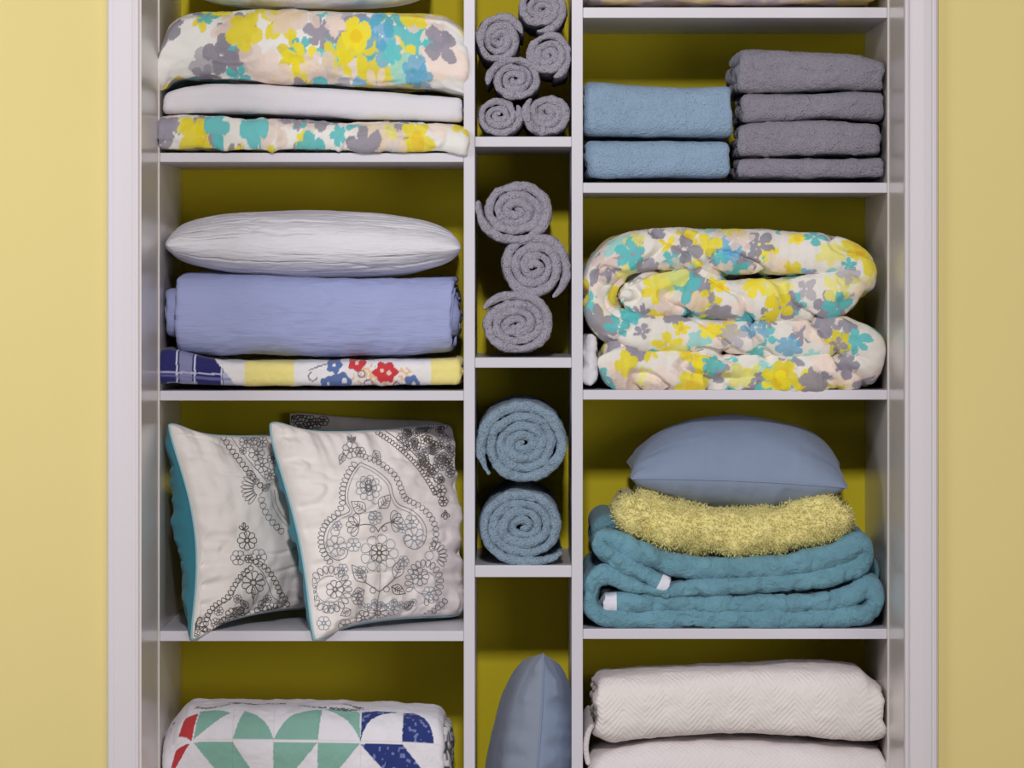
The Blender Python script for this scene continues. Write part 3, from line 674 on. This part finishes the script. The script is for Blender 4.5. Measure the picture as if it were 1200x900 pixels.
def tube_arrays(P, r, k, closed=False):
    n = len(P)
    T = (np.roll(P, -1, 0) - np.roll(P, 1, 0)) if closed else np.gradient(P, axis=0)
    T = T / (np.linalg.norm(T, axis=1)[:, None] + 1e-12)
    ref = np.array([0.13, -0.97, 0.2]); A = np.cross(T, ref); A = A / (np.linalg.norm(A, axis=1)[:, None] + 1e-9); B = np.cross(T, A)
    th = np.arange(k) * 2 * math.pi / k
    V = P[:, None] + r * (A[:, None] * np.cos(th)[None, :, None] + B[:, None] * np.sin(th)[None, :, None])
    F = []
    m = n if closed else n - 1
    for i in range(m):
        i2 = (i + 1) % n
        for j in range(k): j2 = (j + 1) % k; F.append((i * k + j, i2 * k + j, i2 * k + j2, i * k + j2))
    return V.reshape(-1, 3), F
def tube_mesh(name, lines, r, k=4, closed=False):
    V = []; F = []
    for P, _ in lines:
        v, f = tube_arrays(P, r, k, closed); o = len(V); V += v.tolist(); F += [tuple(q + o for q in ff) for ff in f]
    me = bpy.data.meshes.new(name); me.from_pydata(V, [], F); me.polygons.foreach_set('use_smooth', [True] * len(me.polygons)); me.update(); return me

def pillow_obj(name, pl, mats, label, cat='pillow', N=110, piping=None, group=None, back=False, pr=0.0022):
    """root empty > cover (+ piping)"""
    c = np.array(pl.c); zz = pl.S(np.linspace(-1, 1, 60).repeat(60), np.tile(np.linspace(-1, 1, 60), 60), 1)[:, 2].min(); z2 = pl.S(np.linspace(-1, 1, 60).repeat(60), np.tile(np.linspace(-1, 1, 60), 60), -1)[:, 2].min()
    r = empty(name, (c[:, 0].mean(), c[:, 1].mean(), min(zz, z2))); tag(r, label, cat, group)
    me, nf = pl.mesh('cover', N); cov = new_obj('cover', me, mats, r)
    if back:
        mi = np.zeros(len(me.polygons), np.int32); mi[nf:] = 1; me.polygons.foreach_set('material_index', mi)
    if piping:
        new_obj('piping', pl.piping(pr), piping, r)
    return r, cov

# white crinkled pillow on the periwinkle blanket
def sagf(u, v): return np.stack([0 * u, 0 * u, -0.006 * (1 - u * u)], -1)
pl = Pillow([(196, 283, 0.31), (541, 287, 0.31), (543.5, 291, 0.0), (190, 287, 0.0)], 0.112, p=0.48, a=2.4, conc=0.03, seed=201, gather=0.003, wr=0.002, flip=1, ridge=(1.1, 17, 0.0044), bend=lambda u, v: np.stack([0 * u, -0.012 * (1 - u * u), 0 * u], -1))
pillow_obj('white_pillow', pl, M['white_crinkle'], 'white crinkled pillow lying on the periwinkle blanket', N=170)
# top left pillow, mostly out of frame
pl = Pillow([(222, -22, 0.30), (508, -22, 0.30), (512, -20, 0.0), (218, -20, 0.0)], 0.088, p=0.4, a=3.0, conc=0.02, seed=205, gather=0.004)
r_, cov_ = pillow_obj('white_floral_pillow', pl, M['print'], 'white pillow with faint pale flowers, topmost of the left stack, cut off', N=150)
cc = coords(cov_.data); set_print(cov_.data, floral(cc[:, 0], cc[:, 1] + cc[:, 2], 19, ground=(236, 236, 238), density=0.35, strength=0.22))
# blue cushion on the shaggy blanket
pl = Pillow([(732, 540, 0.27), (985, 540, 0.27), (996, 572, 0.004), (737, 561, 0.004)], 0.172, p=0.58, a=2.3, conc=0.05, seed=211, gather=0.005, wr=0.002, bend=lambda u, v: np.stack([0 * u, -0.01 * (1 - u * u), 0.004 * (1 - u * u)], -1), tb=0.125)
pillow_obj('blue_cushion', pl, M['cushion'], 'plain blue cushion lying flat on the fuzzy yellow blanket', 'cushion', piping=M['cushion'], pr=0.0016)
# blue cushion standing on edge in the middle bay
pl = Pillow([(634, 768, 0.30), (637, 764, 0.02), (606, 1040, 0.004), (618, 1040, 0.30)], 0.168, p=0.55, a=2.1, conc=0.02, seed=221, gather=0.010, wr=0.003, bend=lambda u, v: np.stack([0.010 * (1 - v * v), 0 * u, 0 * u], -1), tb=0.135, flip=1)
pillow_obj('blue_cushion', pl, [M['cushion_side'], M['cushion']], 'blue cushion standing on its edge, alone in the middle bay bottom', 'cushion', piping=M['cushion'], back=True, pr=0.0016)

# ------------------------------------------------------------------ embroidered pillows
class Stitch:
    def __init__(s, ox, oy, sc): s.ox, s.oy, s.sc = ox, oy, sc; s.lines = {'m': [], 'l': [], 'd': []}
    def line(s, pts, c='m', smooth=True):
        p = np.array(pts, float)
        if smooth and len(p) > 2: p = smooth_path(p, 3.6)
        else: p = resample(p, 3.6)
        s.lines[c].append(np.stack([s.ox + p[:, 0] / s.sc, s.oy + p[:, 1] / s.sc], -1))
    def petal(s, x, y, ang, l, w, c='m'):
        t = np.linspace(0, 1, 13); a = math.radians(ang); ca, sa = math.cos(a), math.sin(a)
        lx = l * (1 - np.cos(t * 2 * math.pi)) / 2; ly = w / 2 * np.sin(t * 2 * math.pi) * (0.6 + 0.7 * lx / l)
        p = np.stack([x + lx * ca - ly * sa, y + lx * sa + ly * ca], -1); s.lines[c].append(np.stack([s.ox + p[:, 0] / s.sc, s.oy + p[:, 1] / s.sc], -1))
    def flower(s, x, y, r, n=8, c='m', r0=0.25, rot=0):
        for k in range(n): s.petal(x + r * r0 * math.cos(math.radians(rot + k * 360 / n)), y + r * r0 * math.sin(math.radians(rot + k * 360 / n)), rot + k * 360 / n, r * (1 - r0), r * 4.6 / n, c)
        s.ring(x, y, r * r0 * 0.8, c)
    def ring(s, x, y, r, c='m', a0=0, a1=360):
        t = np.radians(np.linspace(a0, a1, max(8, int(abs(a1 - a0) / 24)))); s.line(np.stack([x + r * np.cos(t), y + r * np.sin(t)], -1), c)
    def leaf(s, x, y, ang, l, w, c='m', fill=True):
        a = math.radians(ang); ca, sa = math.cos(a), math.sin(a)
        def T(u, v): return (x + u * ca - v * sa, y + u * sa + v * ca)
        s.line([T(0, 0), T(l * .3, w * .5), T(l * .6, w * .42), T(l, 0)], c); s.line([T(0, 0), T(l * .3, -w * .5), T(l * .6, -w * .42), T(l, 0)], c); s.line([T(0, 0), T(l * .5, w * .05), T(l * .8, 0)], c)
        if fill:
            for q in (0.25, 0.4, 0.55): s.line([T(l * q, 0), T(l * (q + .13), w * .3)], c, False); s.line([T(l * q, 0), T(l * (q + .13), -w * .3)], c, False)
    def scallops(s, pts, l, w, side=1, c='m'):
        p = resample(smooth_path(np.array(pts, float), 2.0), w); t = np.gradient(p, axis=0)
        for i in range(len(p)):
            a = math.degrees(math.atan2(t[i, 1], t[i, 0])) + 90 * side; s.petal(p[i, 0], p[i, 1], a, l, w * 1.05, c)
    def circle_petals(s, x, y, r0, r1, n, c='m', a0=0, a1=360, ry=1.0):
        for k in range(n):
            a = a0 + (a1 - a0) * k / n; ra = math.radians(a); s.petal(x + r0 * math.cos(ra), y + ry * r0 * math.sin(ra), a, r1 - r0, 2 * math.pi * (r0 + r1) / 2 * abs(a1 - a0) / 360 / n * 0.95, c)
    def build(s, pl, cov, mats, rr=0.00056):
        """lay every stitched line on the cover's front surface, into the cover's own mesh"""
        me = cov.data; base = np.array(cov.parent.location)
        V = coords(me).tolist(); F = [tuple(p.vertices) for p in me.polygons]; mi = [p.material_index for p in me.polygons]
        for ci, c in enumerate('mld'):
            if not s.lines[c]: continue
            allp = np.vstack(s.lines[c]); u, v = pl.invert(allp[:, 0], allp[:, 1]); P = pl.S(u, v, 1) + pl.n * 0.0005 - base
            k = 0
            for ln in s.lines[c]:
                m = len(ln); q = P[k:k + m]; uu = u[k:k + m]; vv = v[k:k + m]; k += m
                keep = (np.abs(uu) < 0.983) & (np.abs(vv) < 0.983)
                if keep.sum() < 3: continue
                q = q[keep]; d = np.linalg.norm(np.diff(q, axis=0), axis=1)
                cuts = np.where(d > 0.012)[0] + 1
                for seg in np.split(q, cuts):
                    if len(seg) < 3: continue
                    tv, tf = tube_arrays(seg, rr * (1.15 if c == 'd' else 1), 4); o = len(V); V += tv.tolist(); F += [tuple(a + o for a in f) for f in tf]; mi += [len(mats) - 3 + ci] * len(tf)
        m2 = bpy.data.meshes.new('cover'); m2.from_pydata(V, [], F)
        for m in mats: m2.materials.append(m)
        m2.polygons.foreach_set('use_smooth', [True] * len(m2.polygons)); m2.polygons.foreach_set('material_index', mi); m2.update(); cov.data = m2
EM = [M['ecru'], M['teal_back'], M['thread'], M['thread_light'], M['thread_dark']]

# right-hand one
pA = Pillow([(309, 503, 0.035), (533, 493, 0.215), (546, 724, 0.185), (365, 744, -0.028)], 0.12, p=0.43, a=2.4, conc=0.07, seed=301, gather=0.013, wr=0.006, tb=0.12, rc=0.06, bend=lambda u, v: np.stack([0.006 * (1 - v * v) * np.exp(-(1 + u) / 0.35), 0 * u, np.sign(v) * np.abs(v) ** 3 * 0.017 * np.exp(-((1 + u) / 0.30) ** 2)], -1), ridge=(2.2, 5, 0.0035))
rA, cA = pillow_obj('embroidered_pillow', pA, EM, 'cream embroidered pillow with a large spade-shaped motif, front right of the pair', N=150, piping=M['pipe'], back=True, pr=0.0024)
S = Stitch(300, 480, 3.156)
S.lines  # motif traced over the face
Lf = [(385, 195), (352, 238), (332, 290), (330, 340), (345, 375), (300, 398), (264, 432), (250, 480), (262, 530), (298, 556), (330, 546), (338, 520), (318, 510), (308, 524)]
Rt = [(385, 195), (440, 222), (492, 268), (508, 318), (528, 350), (576, 372), (614, 408), (630, 450), (620, 496), (590, 516), (558, 506), (546, 480), (562, 462), (578, 474)]
S.line(Lf, 'm'); S.line(Rt, 'm')
S.line([(385, 208), (360, 244), (342, 292), (340, 340), (354, 380), (308, 408), (274, 440), (261, 482), (272, 522), (298, 542)], 'l'); S.line([(387, 208), (434, 232), (482, 274), (498, 322), (520, 360), (568, 382), (604, 414), (618, 450), (610, 488), (590, 503)], 'l')
S.scallops([(352, 196), (325, 240), (308, 290), (306, 345), (290, 378), (250, 412), (228, 470), (236, 530), (262, 570)], -24, 17, 1, 'm')
S.scallops([(400, 186), (450, 206), (505, 252), (530, 310), (548, 340), (600, 368), (640, 410), (654, 460), (640, 510)], 22, 17, -1, 'm')
S.flower(350, 150, 32, 7, 'm'); S.leaf(325, 160, 110, 46, 24); S.leaf(435, 150, 60, 50, 26); S.line([(350, 125), (352, 96)]); S.leaf(350, 120, -120, 26, 14); S.leaf(352, 120, -50, 26, 14); S.flower(385, 158, 20, 6, 'm')
S.flower(415, 285, 32, 6, 'm', rot=20); S.petal(415, 305, -90, 44, 22, 'd'); S.flower(415, 290, 48, 9, 'l'); S.ring(415, 290, 12, 'd')
S.leaf(405, 378, 215, 66, 44, 'm'); S.leaf(455, 365, -50, 66, 42, 'm')
S.line([(425, 340), (440, 350), (455, 342)], 'l'); S.line([(400, 385), (432, 376), (462, 384)], 'l'); S.ring(430, 395, 14, 'l'); S.flower(440, 400, 26, 8, 'l')
for a in (150, 185, 220, 255, 120): S.petal(378, 428, a, 46, 24)
for a in (-70, -40, -10, 25, 55): S.petal(500, 415, a, 44, 24)
S.line([(378, 428), (410, 424), (438, 432), (452, 452)], 'd'); S.line([(500, 415), (475, 424), (458, 440), (452, 452)], 'd'); S.ring(430, 444, 9, 'm'); S.ring(474, 440, 9, 'm')
S.flower(455, 530, 36, 8, 'd'); S.flower(455, 532, 70, 9, 'l', r0=0.5)
S.flower(295, 505, 40, 7, 'l'); S.flower(585, 475, 42, 8, 'l'); S.flower(575, 415, 26, 6, 'l'); S.ring(292, 452, 16, 'l')
for x, y, rr_ in ((360, 500, 26), (320, 590, 20), (540, 440, 18), (390, 600, 22), (300, 430, 18), (545, 560, 20)): S.flower(x, y, rr_, 6, 'l')
S.leaf(405, 640, 232, 84, 42); S.leaf(512, 625, -68, 84, 40)
S.line([(405, 640), (430, 656), (456, 674)], 'd'); S.line([(512, 625), (490, 646), (456, 674)], 'd'); S.line([(456, 674), (458, 625), (457, 575)], 'l')
S.ring(432, 668, 11); S.ring(482, 664, 11); S.leaf(400, 668, 155, 52, 36); S.leaf(500, 655, 25, 58, 36, 'd'); S.line([(456, 674), (448, 720), (450, 760)], 'm')
S.circle_petals(272, 665, 52, 82, 21, 'm', 0, 360, 1.12); S.ring(272, 665, 50, 'l'); S.flower(292, 665, 34, 7); S.flower(270, 730, 24, 6, 'l'); S.flower(250, 790, 26, 6, 'l'); S.leaf(350, 740, 150, 44, 30)
S.circle_petals(622, 640, 44, 72, 17, 'm', -200, 100, 1.3); S.ring(622, 640, 42, 'l'); S.flower(606, 618, 34, 8); S.flower(640, 680, 26, 6, 'l'); S.scallops([(690, 700), (650, 735), (600, 762), (540, 776)], 22, 17, -1); S.leaf(548, 735, -35, 44, 28, 'd')
S.circle_petals(650, 540, 24, 58, 7, 'm', -80, 60); S.ring(640, 540, 16, 'l')
S.flower(450, 752, 40, 9, 'm'); S.flower(395, 770, 28, 7, 'm'); S.flower(505, 735, 28, 7, 'l'); S.flower(375, 700, 22, 6, 'm'); S.flower(330, 800, 26, 6)
for k in range(9): S.flower(390 + 24 * k, 722 + 10 * math.sin(k * 2.1), 13, 5, 'l')
# dense band in the top right corner
S.scallops([(455, 78), (505, 112), (560, 158), (612, 214), (650, 270), (668, 305)], 17, 13, 1, 'd'); S.line([(470, 74), (520, 108), (576, 156), (628, 212), (664, 268)], 'd')
rr_ = random.Random(8)
for k in range(105):
    x = rr_.uniform(520, 728); y = rr_.uniform(52, 270)
    if (y - 70) < (x - 500) * 1.25 and not (y - 60 > (x - 470) * 1.0): S.flower(x, y, rr_.uniform(11, 19), rr_.choice([5, 6]), rr_.choice('dm'), rot=rr_.uniform(0, 60))
S.flower(680, 300, 24, 7, 'd'); S.flower(692, 340, 18, 6, 'd'); S.petal(700, 372, 90, 34, 14, 'd'); S.petal(700, 380, 50, 22, 10, 'd'); S.petal(700, 380, 130, 22, 10, 'd')
S.build(pA, cA, EM)
# left one
pB = Pillow([(191, 504, 0.03), (392, 500, 0.262), (388, 712, 0.262), (220, 744, -0.026)], 0.115, p=0.43, a=2.4, conc=0.085, seed=311, gather=0.013, wr=0.007, tb=0.18, rc=0.06, bend=lambda u, v: np.stack([0.020 * (1 - v * v) * np.exp(-(1 + u) / 0.35), 0 * u, np.sign(v) * np.abs(v) ** 3 * 0.017 * np.exp(-((1 + u) / 0.30) ** 2)], -1), ridge=(2.2, 5, 0.0035))
rB, cB = pillow_obj('embroidered_pillow', pB, EM, 'cream embroidered pillow with teal back, leaning at the left panel behind the other', N=150, piping=M['pipe'], back=True, pr=0.0020)
S = Stitch(180, 480, 3.156)
S.petal(333, 446, -90, 28, 12, 'd'); S.petal(333, 446, -140, 22, 10, 'd'); S.petal(333, 446, -40, 22, 10, 'd')
for dx in (-4, 0, 4): S.line([(333 + dx, 444), (333 + dx * 1.5, 428), (333 + dx, 420)], 'd')
S.flower(345, 484, 36, 8, 'd'); S.flower(312, 548, 28, 6, 'm'); S.flower(388, 545, 30, 6, 'm'); S.flower(352, 552, 16, 6, 'd'); S.line([(340, 450), (345, 470)], 'd')
S.scallops([(352, 578), (318, 606), (286, 652), (262, 690), (222, 716), (192, 752), (182, 790)], -20, 17, 1, 'd')
S.scallops([(372, 572), (412, 598), (440, 640), (458, 682), (480, 712), (490, 756)], 20, 17, -1, 'd')
S.line([(366, 566), (330, 605), (304, 660), (284, 700), (240, 722), (208, 762), (218, 800)], 'm'); S.line([(366, 566), (402, 602), (424, 650), (440, 692), (470, 716), (478, 760), (452, 776), (430, 750)], 'm')
S.flower(368, 640, 44, 9, 'd'); S.petal(368, 700, -90, 44, 14, 'd'); S.line([(368, 720), (368, 665)], 'd'); S.leaf(350, 735, 225, 46, 26, 'd'); S.leaf(386, 735, -50, 50, 26, 'd'); S.leaf(335, 745, 190, 46, 24, 'd')
for x, y, r in ((330, 760, 30), (290, 760, 26), (400, 750, 30), (440, 738, 24), (366, 780, 26), (262, 790, 24), (240, 745, 18), (310, 700, 16), (420, 700, 16), (230, 790, 20), (300, 800, 22), (340, 795, 20)): S.flower(x, y, r, 7, 'd' if r > 22 else 'm')
S.circle_petals(150, 812, 22, 50, 12, 'd'); S.flower(150, 812, 18, 6); S.scallops([(120, 790), (170, 800), (220, 815)], 14, 14, 1, 'd')
S.scallops([(268, 98), (296, 142), (330, 186), (366, 232), (402, 272)], 22, 19, 1, 'd'); S.line([(280, 92), (312, 138), (346, 182), (384, 226), (420, 268)], 'm')
for x, y, r in ((340, 120, 24), (380, 160, 30), (400, 205, 28), (330, 152, 14), (366, 110, 22), (400, 120, 22), (430, 240, 22), (440, 180, 20)): S.flower(x, y, r, 7, 'm')
S.circle_petals(400, 290, 30, 78, 9, 'm', 130, 250); S.line([(400, 272), (404, 300), (390, 318)], 'm'); S.leaf(400, 300, -40, 40, 22)
S.scallops([(410, 330), (424, 372), (450, 410), (480, 440)], 24, 20, 1, 'm'); S.line([(432, 300), (438, 350), (462, 396), (490, 430)], 'l'); S.line([(446, 296), (452, 346), (474, 388), (494, 412)], 'm')
S.build(pB, cB, EM)
# third one, a corner seen behind
pC = Pillow([(337, 481, 0.315), (520, 492, 0.315), (522, 712, 0.315), (345, 712, 0.315)], 0.052, p=0.5, conc=0.03, seed=321)
rC, cC = pillow_obj('embroidered_pillow', pC, EM, 'dark shaded embroidered pillow corner behind the two leaning pillows', N=90, back=True)
S = Stitch(300, 480, 3.156)
for x, y in ((140, 30), (170, 26), (200, 40), (160, 60), (190, 66), (225, 50), (250, 40)): S.flower(x, y, 20, 6, 'd')
S.build(pC, cC, EM)
